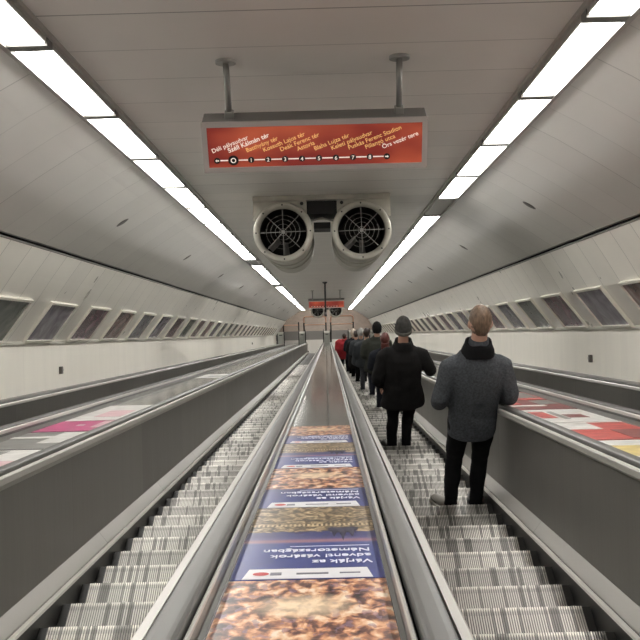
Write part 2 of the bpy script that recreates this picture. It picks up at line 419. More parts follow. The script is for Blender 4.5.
def escalator(c, hs, hp, hls, tn, label, ribs, slim=0):
    """hls: distance from the lane centre to the lip, left then right; slim marks the side next to the wall"""
    e = thing('escalator', label, 'escalator', P(c, T0, STEP_N))
    base = e.location.copy()
    def part(name, bm, m, **k):
        o = link(name, bm, m, e, loc=P(c, 0, 0)-base, rot=TR, **k); return o
    E0, E1 = T0, L
    hp0 = hp
    for s in (-1, 1):
        hl = hls[(s+1)//2]; hp = hl+.012 if s == slim else hp0; lw = .016 if s == slim else .026
        bm = bmesh.new(); prism(bm, [(s*hs,-1.75),(s*hs,-1.302),(s*(hs+.02),-1.302),(s*(hs+.02),-1.75)], E0, E1); part('skirt_panel', bm, m_black)
        bm = bmesh.new(); prism(bm, [(s*(hs-.004),-1.300),(s*(hs-.004),-1.284),(s*(hs+.012),-1.276),(s*(hs+.012),-1.300)], E0, E1); part('skirt_strip', bm, m_strip)
        bm = bmesh.new(); prism(bm, [(s*(hs+.011),-1.302),(s*(hs+.011),-1.292),(s*(hs+.033),-1.290),(s*(hs+.033),-1.302)], E0, E1); part('skirt_groove', bm, m_dark)
        bm = bmesh.new(); prism(bm, [(s*(hs+.032),-1.283),(s*(hp+.005),-1.210),(s*(hp+.005),-1.3),(s*(hs+.020),-1.31)], E0, E1); part('inner_decking', bm, m_deck_side)
        bm = bmesh.new(); pt_ = -.62 if s == slim else -.655; prism(bm, [(s*hp,-1.222),(s*hp,pt_),(s*(hp+.012),pt_),(s*(hp+.012),-1.222)], E0, E1); part('side_panel', bm, m_panel)
        bm = bmesh.new(); prism(bm, [(s*hl,-.597),(s*hl,-.624),(s*hp,-.665 if s != slim else -.626),(s*(hp+.012),-.665),(s*(hp+.012),-.615),(s*(hl+lw),-.615),(s*(hl+lw),-.592),(s*(hl+.006),-.590)], E0, E1)
        part('capping', bm, m_alu)
        # handrail
        x = hl+.036; w = .066; pr = []
        for a in range(0, 181, 20):
            ca, sa = math.cos(math.radians(a)), math.sin(math.radians(a))
            pr.append((s*(x + w/2 - (abs(ca)**.5)*math.copysign(w/2, ca)), -.592 + (abs(sa)**.35)*.020))
        pr += [(s*(x+w), -.606), (s*x, -.606)]
        bm = bmesh.new(); prism(bm, pr, E0, E1); part('handrail', bm, m_rail)
        bm = bmesh.new(); prism(bm, [(s*(hl+.032),-.617),(s*(hl+.103),-.617),(s*(hl+.103),-.607),(s*(hl+.032),-.607)], E0, E1); part('handrail_guide', bm, m_dark)
    if ribs:
        noses = []; t = tn
        while t < L-.1: noses.append(t); t += PITCH
        for k, t in enumerate(noses[:100]):
            if ribs not in step_mesh:
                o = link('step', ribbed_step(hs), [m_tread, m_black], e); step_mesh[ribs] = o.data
            else:
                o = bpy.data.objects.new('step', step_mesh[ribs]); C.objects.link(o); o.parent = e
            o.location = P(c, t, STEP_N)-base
        rest = noses[100:]
    else:
        rest = []; t = tn
        while t < L-.1: rest.append(t); t += PITCH
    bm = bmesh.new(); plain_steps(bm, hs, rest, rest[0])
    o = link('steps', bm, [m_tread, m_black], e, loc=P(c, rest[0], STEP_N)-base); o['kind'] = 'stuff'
    bm = bmesh.new(); box(bm, -hs, hs, -.05, .42, -.02, .004); link('comb_plate', bm, m_plate, e, loc=P(c, L, STEP_N)-base)
    return e
TL0, TR0 = 5.285-4*PITCH, 4.98-4*PITCH
escalator(XC-.83, .4875, .57, (.525,.505), TL0, 'empty left-centre escalator with bright ribbed steps going down', 'a')
escalator(XC+.83, .4875, .57, (.48,.505), TR0, 'right-centre escalator with people standing on it', 'a')
escalator(XC-2.625, .40, .49, (.425,.405), 3.0, 'far left escalator beside the wall, only its outer balustrade showing', None, -1)
escalator(XC+2.625, .40, .49, (.405,.425), 3.0, 'far right escalator beside the wall, only its outer balustrade showing', None, 1)

# ------------------------------------------------------------ decks between the escalators
DN = -.64
def deck(x0, x1, label, rails=(1,1), m=m_deck, ew=(.03,.03)):
    d = thing('balustrade_deck', label, 'deck', P(0, T0, DN), rot=TR)
    bm = bmesh.new(); prism(bm, [(x0,-.02),(x0,0),(x1,0),(x1,-.02)], 0, L-T0); link('deck_plate', bm, m, d)
    for x, s, r in ((x0,1,rails[0]),(x1,-1,rails[1])):
        if not r: continue
        e_ = ew[0] if s > 0 else ew[1]
        bm = bmesh.new(); prism(bm, [(x,0),(x,.012),(x+s*e_,.004),(x+s*e_,0)], 0, L-T0); link('deck_edging', bm, m_edging, d)
        z_ = .028 if r == 2 else .042
        if True:
            bm = bmesh.new(); prism(bm, [(x-s*.001,-.02),(x-s*.001,z_),(x-s*.010,z_),(x-s*.010,-.02)], 0, L-T0); link('riser', bm, m_edging, d)
        bm = bmesh.new(); prism(bm, [(x-s*.001,z_),(x-s*.001,.050),(x-s*.005,.054),(x-s*.010,.050),(x-s*.010,z_)], 0, L-T0); link('edge_rail', bm, m_alu, d)
    return d
deck(XC-.206, XC+.228, 'glossy grey deck between the two centre escalators, covered with posters', ew=(.010,.010))
deck(XC-2.108, XC-1.482, 'grey deck left of the left-centre escalator, with pink and white posters', (2,1), ew=(.08,.03))
deck(XC+1.462, XC+2.108, 'grey deck right of the people, with red and white posters', (1,2), ew=(.03,.08))
deck(XC-3.60, XC-3.175, 'narrow dark deck along the foot of the left white wall', (0,1), m_edging)
deck(XC+3.175, XC+3.60, 'narrow dark deck along the foot of the right white wall', (1,0), m_edging)

# ------------------------------------------------------------ text helper
def text_mesh(txt, size, m, align='LEFT', bold=0, ex=.0008):
    cu = bpy.data.curves.new('t', 'FONT'); cu.body = txt; cu.size = size; cu.align_x = align; cu.extrude = ex; cu.offset = bold
    o = bpy.data.objects.new('t', cu); C.objects.link(o)
    dg = bpy.context.evaluated_depsgraph_get(); me = bpy.data.meshes.new_from_object(o.evaluated_get(dg))
    bpy.data.objects.remove(o); bpy.data.curves.remove(cu)
    me.materials.clear(); me.materials.append(m)
    return me
def text_obj(name, me, parent, loc, rot):
    o = bpy.data.objects.new(name, me); C.objects.link(o); o.parent = parent; o.location = loc; o.rotation_euler = rot; return o

# ------------------------------------------------------------ printed sheets on the centre deck
def print_mat(name, kind):
    m, t, b = nt(name)
    tc = t.nodes.new('ShaderNodeTexCoord'); sp = t.nodes.new('ShaderNodeSeparateXYZ'); t.links.new(tc.outputs['Object'], sp.inputs[0])
    y = sp.outputs[1]; x = sp.outputs[0]
    def nz(sx, sy, sc, det=5, dist=0):
        mp = t.nodes.new('ShaderNodeMapping'); mp.inputs['Scale'].default_value = (sx, sy, 1); t.links.new(tc.outputs['Object'], mp.inputs[0])
        n = t.nodes.new('ShaderNodeTexNoise'); n.inputs['Scale'].default_value = sc; n.inputs['Detail'].default_value = det; n.inputs['Distortion'].default_value = dist
        t.links.new(mp.outputs[0], n.inputs['Vector']); return n.outputs['Fac']
    def ramp(f, els):
        r = t.nodes.new('ShaderNodeValToRGB'); e = r.color_ramp.elements
        e[0].position = els[0][0]; e[0].color = (*els[0][1],1); e[1].position = els[-1][0]; e[1].color = (*els[-1][1],1)
        for p, c in els[1:-1]: q = e.new(p); q.color = (*c,1)
        t.links.new(f, r.inputs[0]); return r.outputs[0]
    blue = (.035,.055,.26)
    if kind == 'market':
        n1 = nz(1.0, .55, 26, 9, .35)
        scene = ramp(n1, [(.34,(.03,.015,.02)),(.44,(.20,.09,.07)),(.50,(.58,.25,.13)),(.56,(.84,.48,.26)),(.66,(.95,.80,.64))])
        n3 = nz(1, .5, 34, 3); scene = MIX(t, M2(t,'MULTIPLY', M2(t,'GREATER_THAN', n3, .60), .55), scene, (.30,.20,.30))
        g = M2(t, 'ADD', M2(t,'POWER', M2(t,'DIVIDE', x, .13), 2), M2(t,'POWER', M2(t,'DIVIDE', M2(t,'SUBTRACT', y, .93), .13), 2))
        glow = M2(t, 'MULTIPLY', M2(t, 'MAXIMUM', M2(t,'SUBTRACT', 1.1, g), 0), M2(t,'ADD', n1, .25))
        scene = MIX(t, glow, scene, (1.0,.80,.55))
        low = M2(t, 'LESS_THAN', y, .50)
    else:
        n1 = nz(.9, .7, 30, 7, 1.2)
        scene = ramp(n1, [(.33,(.03,.025,.02)),(.46,(.13,.095,.06)),(.55,(.35,.25,.14)),(.66,(.70,.55,.32))])
        # rows of lit arcades
        lx = M2(t, 'GREATER_THAN', M2(t,'SINE', M2(t,'MULTIPLY', x, 420)), .1)
        band = M2(t, 'MULTIPLY', M2(t,'GREATER_THAN', y, .80), M2(t,'LESS_THAN', y, .845))
        scene = MIX(t, M2(t,'MULTIPLY', M2(t,'MULTIPLY', lx, band), .7), scene, (.85,.68,.40))
        sky = ramp(y, [(.50,(.10,.12,.33)),(.535,(.42,.20,.22)),(.575,(.12,.11,.28)),(.62,(.05,.06,.20))])
        scene = MIX(t, M2(t,'GREATER_THAN', M2(t,'ADD', y, M2(t,'MULTIPLY', n1, .10)), .745), sky, scene)
        low = M2(t, 'LESS_THAN', y, .50)
    bl = ramp(y, [(.12,blue),(.50,(.055,.085,.30) if kind=='city' else (.035,.05,.20))])
    col = MIX(t, low, scene, bl)
    t.links.new(col, b.inputs['Base Color']); b.inputs['Roughness'].default_value = .30; b.inputs['Coat Weight'].default_value = .35; b.inputs['Coat Roughness'].default_value = .12
    return m
m_pw = mat('poster_white', (.72,.72,.74), .35); m_pt = mat('poster_text_white', (.85,.86,.92), .4)
m_logor = mat('logo_red', (.55,.05,.05), .4); m_logob = mat('logo_grey', (.22,.22,.26), .4); m_sil = mat('spire_dark', (.02,.02,.05), .4)
pmk, pct = print_mat('market_print', 'market'), print_mat('city_print', 'city')
tx = [text_mesh(s, .046, m_pt, 'LEFT', .0002) for s in ('Várják az', 'adventi vásárok', 'Németországban')]
for _m in tx:
    for v in _m.vertices: v.co.y *= 1.4
PWD, PLN = .204, 1.215
def deck_poster(kind, t0, label):
    r = thing('deck_poster', label, 'poster', P(XC+.012, t0, DN+.001), 'posters laid along the centre deck', rot=TR)
    bm = bmesh.new(); box(bm, -PWD, PWD, 0, PLN-.004, 0, .002); link('print', bm, pmk if kind == 'market' else pct, r)
    bm = bmesh.new()
    v = [bm.verts.new(p) for p in ((-.172,.004,.0035),(.172,.004,.0035),(.160,.125,.0035),(-.160,.125,.0035))]; bm.faces.new(v)
    v2 = [bm.verts.new((p.co.x, p.co.y, .001)) for p in v]; bm.faces.new(v2[::-1])
    for i in range(4): bm.faces.new((v[i], v[(i+1)%4], v2[(i+1)%4], v2[i]))
    link('logo_strip', bm, m_pw, r)
    bm = bmesh.new()
    tube(bm, [(-.125,.06,.0032),(-.125,.06,.0045)], (.012,.022), 14, flat=(1,0,0))
    link('red_logo', bm, m_logor, r)
    bm = bmesh.new()
    box(bm, -.10, -.07, .045, .075, .003, .0045); box(bm, -.03, .055, .05, .066, .003, .0045); box(bm, .085, .14, .052, .064, .003, .0045)
    link('small_print', bm, m_logob, r)
    # upside-down copy reads from the lower end of the deck
    for i, me in enumerate(tx): text_obj('lettering', me, r, (.178, .235+.082*i, .003), (0,0,math.pi))
    bm = bmesh.new(); box(bm, -.06, .178, .445, .448, .002, .0035); link('rule_line', bm, m_pt, r)
    if kind == 'city':
        bm = bmesh.new()      # church towers, printed upside down
        pr = [(.055,.76),(.055,.70),(.066,.68),(.070,.62),(.073,.585),(.077,.62),(.082,.665),(.090,.67),(.096,.60),(.101,.52),(.106,.60),(.112,.665),(.122,.66),(.126,.61),(.130,.59),(.134,.61),(.140,.69),(.150,.71),(.152,.76)]
        vs = [bm.verts.new((x, y, .0034)) for x, y in pr]; bm.faces.new(vs); link('skyline', bm, m_sil, r)
    return r
for i, t0 in enumerate((1.71, 2.93, 4.14, 5.36, 6.58)):
    k = 'market' if i % 2 == 0 else 'city'
    deck_poster(k, t0, f'deck poster with {"orange market picture" if k=="market" else "evening city picture"} and blue upside-down lettering, {ORD[i]} on the centre deck')

def flat_poster(xc, w, t0, ln, blocks, label, base, g):
    r = thing('deck_poster', label, 'poster', P(xc, t0, DN+.001), g, rot=TR)
    bm = bmesh.new(); box(bm, -w/2, w/2, 0, ln, 0, .002); link('print', bm, base, r)
    for nm, m, x0, x1, y0, y1 in blocks:
        bm = bmesh.new(); box(bm, x0*w, x1*w, y0*ln, y1*ln, .002, .0035); link(nm, bm, m, r)
    return r
m_red = mat('print_red', (.52,.07,.06), .3, var=.3, scale=9); m_redd = mat('print_dark_red', (.20,.04,.04), .3, var=.3, scale=7)
m_wht = mat('print_white', (.66,.65,.62), .3, var=.18, scale=8); m_pink = mat('print_pink', (.50,.06,.20), .3, var=.15, scale=8)
m_yel = mat('print_yellow', (.70,.55,.20), .3, var=.2, scale=10); m_gry = mat('print_grey', (.20,.20,.19), .3, var=.25, scale=7)
m_lpk = mat('print_light_pink', (.65,.42,.45), .3, var=.15)
gR, gL = 'posters on the deck right of the people', 'posters on the deck left of the escalators'
XR, XL = XC+1.755, XC-1.765
flat_poster(XR, .56, 5.1, 1.2, [('yellow_panel',m_yel,-.35,.1,.35,.75),('white_panel',m_wht,-.5,.4,.76,.98),('red_panel',m_redd,.12,.48,.1,.7)], 'nearest printed sheet on the right deck, white with a yellow patch', m_wht, gR)
flat_poster(XR, .56, 6.35, 1.2, [('white_panel',m_wht,-.45,.05,.55,.95),('red_panel',m_redd,.1,.5,.05,.5),('white_strip',m_wht,-.5,.5,.96,1)], 'second printed sheet on the right deck, mostly red', m_red, gR)
flat_poster(XR, .56, 7.6, 1.2, [('red_panel',m_red,-.3,-.1,.3,.8),('red_mark',m_redd,.05,.3,.3,.55),('dark_text_block',m_gry,-.05,.02,.2,.8)], 'third printed sheet on the right deck, white with red marks', m_wht, gR)
flat_poster(XR, .56, 8.85, 1.2, [('white_strip',m_wht,-.4,.2,.3,.42),('red_panel',m_red,-.5,-.1,.5,.95),('grey_block',m_gry,.15,.45,.5,.9)], 'fourth printed sheet on the right deck, dark red', m_redd, gR)
flat_poster(XR, .56, 10.1, 1.2, [('white_panel',m_wht,-.4,.0,.1,.5),('grey_block',m_gry,.1,.45,.2,.9)], 'farthest printed sheet on the right deck, red and white', m_red, gR)
flat_poster(XL, .56, 5.4, 1.2, [('pink_panel',m_lpk,-.1,.5,.05,.5),('grey_block',m_gry,-.45,-.05,.5,.95)], 'nearest printed sheet on the left deck, white and pale pink', m_wht, gL)
flat_poster(XL, .56, 6.65, 1.2, [('white_panel',m_wht,0,.5,.3,.95),('white_strip',m_wht,-.5,0,.6,.7)], 'second printed sheet on the left deck, grey and white', m_gry, gL)
flat_poster(XL, .56, 7.9, .95, [('pink_tint',m_lpk,.15,.5,.3,.95),('white_spot',m_wht,-.1,0,.5,.6)], 'bright pink printed sheet on the left deck', m_pink, gL)
flat_poster(XL, .56, 8.9, 1.9, [('pale_text_block',m_lpk,-.2,.2,.2,.6)], 'long white printed sheet on the left deck beyond the pink one', m_wht, gL)
flat_poster(XL, .50, 17.5, 1.6, [('grey_block',m_gry,-.2,.3,.3,.6)], 'small pale sheet farther down the left deck', m_wht, gL)

# ------------------------------------------------------------ hanging line sign (world upright)
def line_sign(X, t, far=False):
    top = P(X, t, 1.745); drop = .375 if not far else .42
    W, H, D = 1.45, .335, .20
    lab = 'red metro line sign with station names hanging from the ceiling, in front of the fans' if not far else 'distant orange-red hanging sign near the foot of the escalators'
    r = thing('line_sign', lab, 'sign', top)
    by = .0; z1 = -drop; z0 = z1-H
    bm = bmesh.new(); box(bm, -W/2, W/2, -D/2+.012, D/2, z0, z1); bev(bm, .006, 2); case = link('case', bm, m_signcase, r)
    bm = bmesh.new(); f = .03; yf = -D/2
    for b in ((-W/2-.004, W/2+.004, z1-f, z1+.004),(-W/2-.004, W/2+.004, z0-.004, z0+f),(-W/2-.004,-W/2+f,z0+f,z1-f),(W/2-f,W/2+.004,z0+f,z1-f)):
        box(bm, b[0], b[1], yf-.004, yf+.014, b[2], b[3])
    link('frame', bm, m_signframe, r)
    bm = bmesh.new(); box(bm, -W/2+f, W/2-f, yf+.004, yf+.012, z0+f, z1-f); fo = link('face', bm, m_signface, r)
    for s in (-.55, .55) if not far else (-.55, .55):
        bm = bmesh.new(); tube(bm, [(s,0,z1),(s,0,0.012)], .02, 14)
        h = link('hanger_pole', bm, m_pole, r, smooth=True)
        bm = bmesh.new()
        prism_pts = [(s + .065*math.cos(a*math.pi/12), .065*math.sin(a*math.pi/12)) for a in range(24)]
        tube(bm, [(s,0,-.02),(s,0,.008)], .065, 24)
        q = link('flange', bm, m_pole, h)
        # lie flat against the sloping ceiling
        for v in q.data.vertices: v.co.z += -v.co.y*math.tan(A)
        bm = bmesh.new(); box(bm, s-.03, s+.03, -.03, .03, z1-.004, z1+.045); bev(bm, .006, 2); link('clamp', bm, m_pole, h)
    yt = yf+.0025
    names = ['Déli pályaudvar','Széll Kálmán tér','Batthyány tér','Kossuth Lajos tér','Deák Ferenc tér','Astoria','Blaha Lujza tér','Keleti pályaudvar','Puskás Ferenc Stadion','Pillangó utca','Örs vezér tere']
    xs = [-.645 + i*(.99/9.97*1.0) for i in range(11)]
    xs = [(-.645),(-.540)] + [-.450+.0905*i for i in range(9)]
    xs = [-.640, -.534] + [-.418 + .1106*i for i in range(9)]
    ln = z0+.078
    if not far:
        for i, nme in enumerate(names):
            me = text_mesh(nme, .044 if i in (1,) else .041, m_signwhite if i in (0,1,10) else m_signyellow, 'LEFT', .0007 if i == 1 else .0002)
            o = text_obj('station_name', me, fo, (xs[i]-.026, yt, ln+.052), (math.pi/2, -math.radians(21), 0))
    bm = bmesh.new(); box(bm, xs[0], xs[10], yt-.001, yt+.001, ln-.004, ln+.004); link('route_line', bm, m_signwhite, fo)
    for i in range(11):
        rr = .034 if i == 1 else .0205
        bm = bmesh.new(); tube(bm, [(xs[i],yt+.001,ln),(xs[i],yt-.003,ln)], rr, 24)
        dd = link('station_dot', bm, m_signblack, fo)
        if i == 1:
            bm = bmesh.new(); n = 28
            a = [[bm.verts.new((xs[i]+q*math.cos(2*math.pi*k/n), yt-.0035, ln+q*math.sin(2*math.pi*k/n))) for k in range(n)] for q in (.0115,.018)]
            for k in range(n): bm.faces.new((a[0][k],a[0][(k+1)%n],a[1][(k+1)%n],a[1][k]))
            link('ring', bm, m_signwhite, dd)
        elif not far:
            if i in (0,10):
                bm = bmesh.new(); s = -1 if i == 0 else 1
                v = [bm.verts.new((xs[i]+s*a, yt-.0035, ln+b)) for a, b in ((-.012,.004),(.002,.004),(.002,.010),(.013,0),(.002,-.010),(.002,-.004),(-.012,-.004))]; bm.faces.new(v)
                link('arrow', bm, m_signwhite, dd)
            else:
                me = text_mesh(str(i-1), .036, m_signwhite, 'CENTER', .0006); text_obj('number', me, dd, (xs[i], yt-.0032, ln-.013), (math.pi/2,0,0))
    return r
line_sign(-.053, 7.06)
line_sign(-.03, 44.6, True)

# ------------------------------------------------------------ jet fans
def make_fan(hi=True):
    f = thing('jet_fan', '-', 'fan', (0,0,0), rot=TR)
    seg = 56 if hi else 24; R = .372; Ln = 3.1
    bm = bmesh.new(); lathe_y(bm, [(R-.012,.03),(R-.004,.10),(R-.022,.12),(R-.022,.95),(R-.006,.97),(R-.006,1.03),(R-.022,1.05),(R-.022,1.70),(R-.008,1.72),(R-.008,1.77),(R-.03,1.79),(R-.03,Ln),(R-.08,Ln),(R-.08,.03)], seg, True)
    link('casing', bm, m_fanbody, f, smooth=False)
    bm = bmesh.new(); lathe_y(bm, [(R,0),(R+.002,.02),(R-.005,.035),(R-.06,.035),(R-.075,.06),(R-.080,.02),(R-.060,.006),(R-.045,-.014),(R-.02,-.016),(R-.008,-.012)], seg, True)
    fr = link('front_ring', bm, m_fanbody, f, smooth=True)
    bm = bmesh.new(); lathe_y(bm, [(R-.081,.02),(R-.081,1.2),(.001,1.2)], seg); link('duct', bm, m_fandark, f)
    bm = bmesh.new(); lathe_y(bm, [(.001,.42),(.05,.43),(.085,.48),(.095,.56),(.095,.8)], 24); link('hub', bm, m_fandark, f, smooth=True)
    for k in range(7):
        bm = bmesh.new(); a = 2*math.pi*k/7+.3; vs = []
        for r_, tw in ((.08,.9),(.16,.65),(.262,.45)):
            for sg in (-1, 1):
                da = sg*.5*(.055/r_+.12); vs.append(bm.verts.new((r_*math.cos(a+da), .50+sg*.05*tw, r_*math.sin(a+da))))
        bm.faces.new((vs[0],vs[1],vs[3],vs[2])); bm.faces.new((vs[2],vs[3],vs[5],vs[4]))
        bmesh.ops.solidify(bm, geom=list(bm.faces), thickness=.006)
        link('blade', bm, m_blade if k in (4,5) else m_fandark, f)  # two blades coloured pale as if lit, the others dark as if shaded
    bm = bmesh.new()
    for k in range(4):
        a = math.pi*k/4 + .02; d = Vector((math.cos(a),0,math.sin(a)))
        tube(bm, [-d*(R-.09)+Vector((0,.005,0)), Vector((0,-.02,0)), d*(R-.09)+Vector((0,.005,0))], .0042, 6)
    for rr in (.045,.10,.155,.21):
        n = 32; tube(bm, [(rr*math.cos(2*math.pi*k/n), -.012, rr*math.sin(2*math.pi*k/n)) for k in range(n+1)], .0022, 5)
    tube(bm, [(0,-.03,0),(0,.0,0)], .022, 12)
    link('guard', bm, m_wire, f)
    bm = bmesh.new()
    for k in range(8):
        a = math.pi*k/4+.02; c = Vector(((R-.035)*math.cos(a),-.02,(R-.035)*math.sin(a))); tube(bm, [c, c+Vector((0,-.012,0))], .011, 6)
    link('bolts', bm, m_iron, f)
    return f
def fan_pair(t, n, far):
    global fan0
    for s, x in ((-1, XC-.44),(1, XC+.535)):
        lab = (f'large round ventilation fan hanging from the ceiling, {"left" if s<0 else "right"} of the near pair' if not far else
               f'small distant ventilation fan under the far sign, {"left" if s<0 else "right"} of the pair')
        loc = P(x, t, n)
        if fan0 is None: fan0 = make_fan(); o = fan0; o.location = loc; o['label'] = lab
        else: o = dup(fan0, loc, lab)
        o['group'] = 'far pair of fans' if far else 'near pair of fans'
    r = thing('fan_mounting_frame', 'grey steel frame bolting the near pair of fans to the ceiling' if not far else 'small steel frame holding the distant pair of fans', 'bracket', P(XC+.045, t, n), rot=TR)
    bm = bmesh.new()
    for s in (-1, 1):
        bm = bmesh.new()
        cxx = s*.4875; pr = [(s*.19, .46)] + [(s*.19, .20)]
        arc = [(cxx - s*.385*math.cos(a*math.pi/24), .385*math.sin(a*math.pi/24)) for a in range(25)]
        pr += [q for q in arc if q[1] > .18 and min(abs(q[0]), 9) > .19 and abs(q[0]) < .86] + [(s*.86, .16), (s*.86, .46)]
        prism(bm, pr, .10, .15)
        link('side_plate', bm, m_fanbody, r)
    for b in ((.06,.095,.40,.46),(2.4,2.5,.39,.46)):
        bm = bmesh.new(); box(bm, -.86, .86, *b); link('cross_beam', bm, m_fanbody, r)
    bm = bmesh.new(); box(bm, -.19, .19, .20, .9, .24, .40); link('junction_box', bm, m_fandark, r)
    bm = bmesh.new(); box(bm, -.105, .105, .3, .8, .06, .14); link('motor_box', bm, m_fandark, r)
    bm = bmesh.new(); tube(bm, [(-.14,.3,.16),(0,.26,.19),(.16,.3,.15)], .012, 8); link('cable', bm, m_blade, r)
    for s in (-1, 1):
        bm = bmesh.new(); tube(bm, [(s*.25,.10,.36),(s*.25,.085,.36)], .022, 10); link('bolt', bm, m_iron, r)
fan0 = None
fan_pair(13.9, 1.28, False)
fan_pair(60, 1.26, True)
# drop pole with camera, hanging plumb
top = P(XC+.02, 37.5, 1.74)
r = thing('camera_pole', 'thin dark pole with a small camera hanging in front of the far sign', 'camera', top)
bm = bmesh.new(); tube(bm, [(0,0,.01),(0,0,-1.12)], .03, 10); link('pole', bm, m_iron, r)
bm = bmesh.new(); tube(bm, [(0,-.14,-1.2),(0,.12,-1.14)], .05, 12); link('camera_body', bm, m_box, r)
bm = bmesh.new(); tube(bm, [(0,0,-.02),(0,0,.02)], .08, 12); link('flange', bm, m_iron, r)

# ------------------------------------------------------------ cabinets and bars at the foot
cabs = [(-3.30,'far left'),(-1.77,'left of the left-centre escalator'),(0,'between the two centre escalators'),(1.77,'right of the queue'),(3.30,'far right')]
cab0 = None
for x, nm in cabs:
    lab = f'pale upright cabinet at the foot of the escalators, {nm}'; loc = (XC+x, YL+.75, 0)
    if cab0 is None:
        r = cab0 = thing('control_cabinet', lab, 'cabinet', loc, 'cabinets at the foot of the escalators')
        bm = bmesh.new(); box(bm, -.20, .20, -.15, .15, 0, 1.30); bev(bm, .01, 2); link('body', bm, m_cab, r)
        bm = bmesh.new(); box(bm, -.16, .16, -.16, -.15, .25, 1.15); link('door', bm, m_cab, r)
        bm = bmesh.new(); box(bm, -.10, .10, -.166, -.15, 1.17, 1.23); link('label_plate', bm, m_iron, r)
        bm = bmesh.new()
        for s in (-1,1): box(bm, s*.24-.025, s*.24+.025, -.17, .17, 0, 1.42)
        link('side_post', bm, m_iron, r)
    else: dup(cab0, loc, lab)
for xa, xb, nm, n in ((-1.62,-.05,'above the left-centre escalator',1),(.30,1.9,'above the foot of the right-centre escalator',1),(-3.1,-2.0,'above the far left escalator',0)):
    r = thing('barrier_frame', f'orange tubular frame {nm}, at the far end', 'barrier', (XC+(xa+xb)/2, YL+1.1, 0))
    w = (xb-xa)/2
    bm = bmesh.new()
    if n:
        tube(bm, [(-w,0,1.9),(-w,0,2.2),(-w+.03,0,2.32),(-w+.12,0,2.38),(w-.12,0,2.38),(w-.03,0,2.32),(w,0,2.2),(w,0,1.9)], .05, 8)
    tube(bm, [(-w,0,1.72),(w,0,1.72)], .03, 8)
    link('orange_bar', bm, m_orange, r)
    for s in (-1,1):
        bm = bmesh.new(); tube(bm, [(s*w,0,0),(s*w,0,1.95)], .045, 8); link('post', bm, m_iron, r)

# ------------------------------------------------------------ people
def ico(bm, c, r, sub=2, fn=None):
    g = bmesh.ops.create_icosphere(bm, subdivisions=sub, radius=1)
    for v in g['verts']:
        p = v.co.copy()
        if fn: p = fn(p)
        v.co = Vector(c) + Vector((p.x*r[0], p.y*r[1], p.z*r[2]))
def loft(bm, secs, seg=24, pw=2.3):
    """horizontal superellipse sections (cx, cy, z, rx, ry)"""
    rings = []
    for cx, cy, z, rx, ry in secs:
        ring = []
        for k in range(seg):
            a = 2*math.pi*k/seg; c, s_ = math.cos(a), math.sin(a)
            ring.append(bm.verts.new((cx+math.copysign(abs(c)**(2/pw), c)*rx, cy+math.copysign(abs(s_)**(2/pw), s_)*ry, z)))
        rings.append(ring)
    for a, b in zip(rings, rings[1:]):
        for k in range(seg): bm.faces.new((a[k], a[(k+1)%seg], b[(k+1)%seg], b[k]))
    bm.faces.new(rings[0][::-1]); bm.faces.new(rings[-1])
def remesh(name, bm, m, parent, vox, fold=0, fscale=7, sm=4, seed=0):
    me = bpy.data.meshes.new('tmp'); bmesh.ops.recalc_face_normals(bm, faces=bm.faces); bm.to_mesh(me); bm.free()
    o = bpy.data.objects.new('tmp', me); C.objects.link(o)
    md = o.modifiers.new('r', 'REMESH'); md.mode = 'VOXEL'; md.voxel_size = vox; md.use_smooth_shade = True
    s = o.modifiers.new('s', 'SMOOTH'); s.iterations = sm; s.factor = .5
    dg = bpy.context.evaluated_depsgraph_get(); res = bpy.data.meshes.new_from_object(o.evaluated_get(dg))
    bpy.data.objects.remove(o); bpy.data.meshes.remove(me)
    if fold:
        ns = [v.normal.copy() for v in res.vertices]
        for v, n in zip(res.vertices, ns):
            q = Vector((v.co.x*fscale*.7, v.co.y*fscale*.7, v.co.z*fscale*.8)) + Vector((seed, seed, 0))
            d = noise.noise(q) + .5*noise.noise(q*2.1)
            v.co += n*d*fold
    for p in res.polygons: p.use_smooth = True
    res.materials.clear(); res.materials.append(m)
    r = bpy.data.objects.new(name, res); C.objects.link(r); r.parent = parent
    return r
def cloth(name, col, bump=.5, bs=260, rough=.9, var=.12, sc=30):
    m = mat(name, col, rough, var=var, scale=sc, bump=bump, bscale=bs)
    m.node_tree.nodes['Principled BSDF'].inputs['Specular IOR Level'].default_value = .15
    return m
def hand(bm, wrist, d, side_, palm_n, k=1.0, curl=.5):
    """palm and five fingers: d = direction of fingers, side_ = towards the thumb, palm_n = where the palm faces"""
    w = Vector(wrist); d = Vector(d).normalized(); sd = Vector(side_); sd = (sd - d*sd.dot(d)).normalized()
    pn = Vector(palm_n); pn = (pn - d*pn.dot(d) - sd*pn.dot(sd)).normalized()
    tube(bm, [w-d*.03*k, w+d*.01*k, w+d*.05*k, w+d*.095*k], [(.020*k,.026*k),(.020*k,.030*k),(.016*k,.042*k),(.013*k,.041*k)], 14, flat=pn)
    for i, (off, ln) in enumerate(((.030,.072),(.010,.080),(-.011,.075),(-.031,.058))):
        p = w + d*.088*k + sd*off*k; pts = [p - d*.02*k, p]; dd = d.copy(); seg = ln*k/3
        for j in range(3):
            a = curl*(.5+.45*j); dd = (dd*math.cos(a) + pn*math.sin(a)).normalized(); p = p + dd*seg*(1.15-.12*j); pts.append(p)
        tube(bm, pts, [.0095*k,.0093*k,.0088*k,.008*k,.0068*k], 8)
    p = w + d*.022*k + sd*.032*k; dd = (d*.62 + sd*.75 + pn*.2).normalized(); pts = [w + d*.012*k + sd*.012*k, p]
    for j in range(2):
        p = p + dd*.034*k; pts.append(p); dd = (dd*.8 + d*.35 + pn*.3*curl).normalized()
    tube(bm, pts, [.014*k,.0125*k,.0105*k,.0085*k], 8)

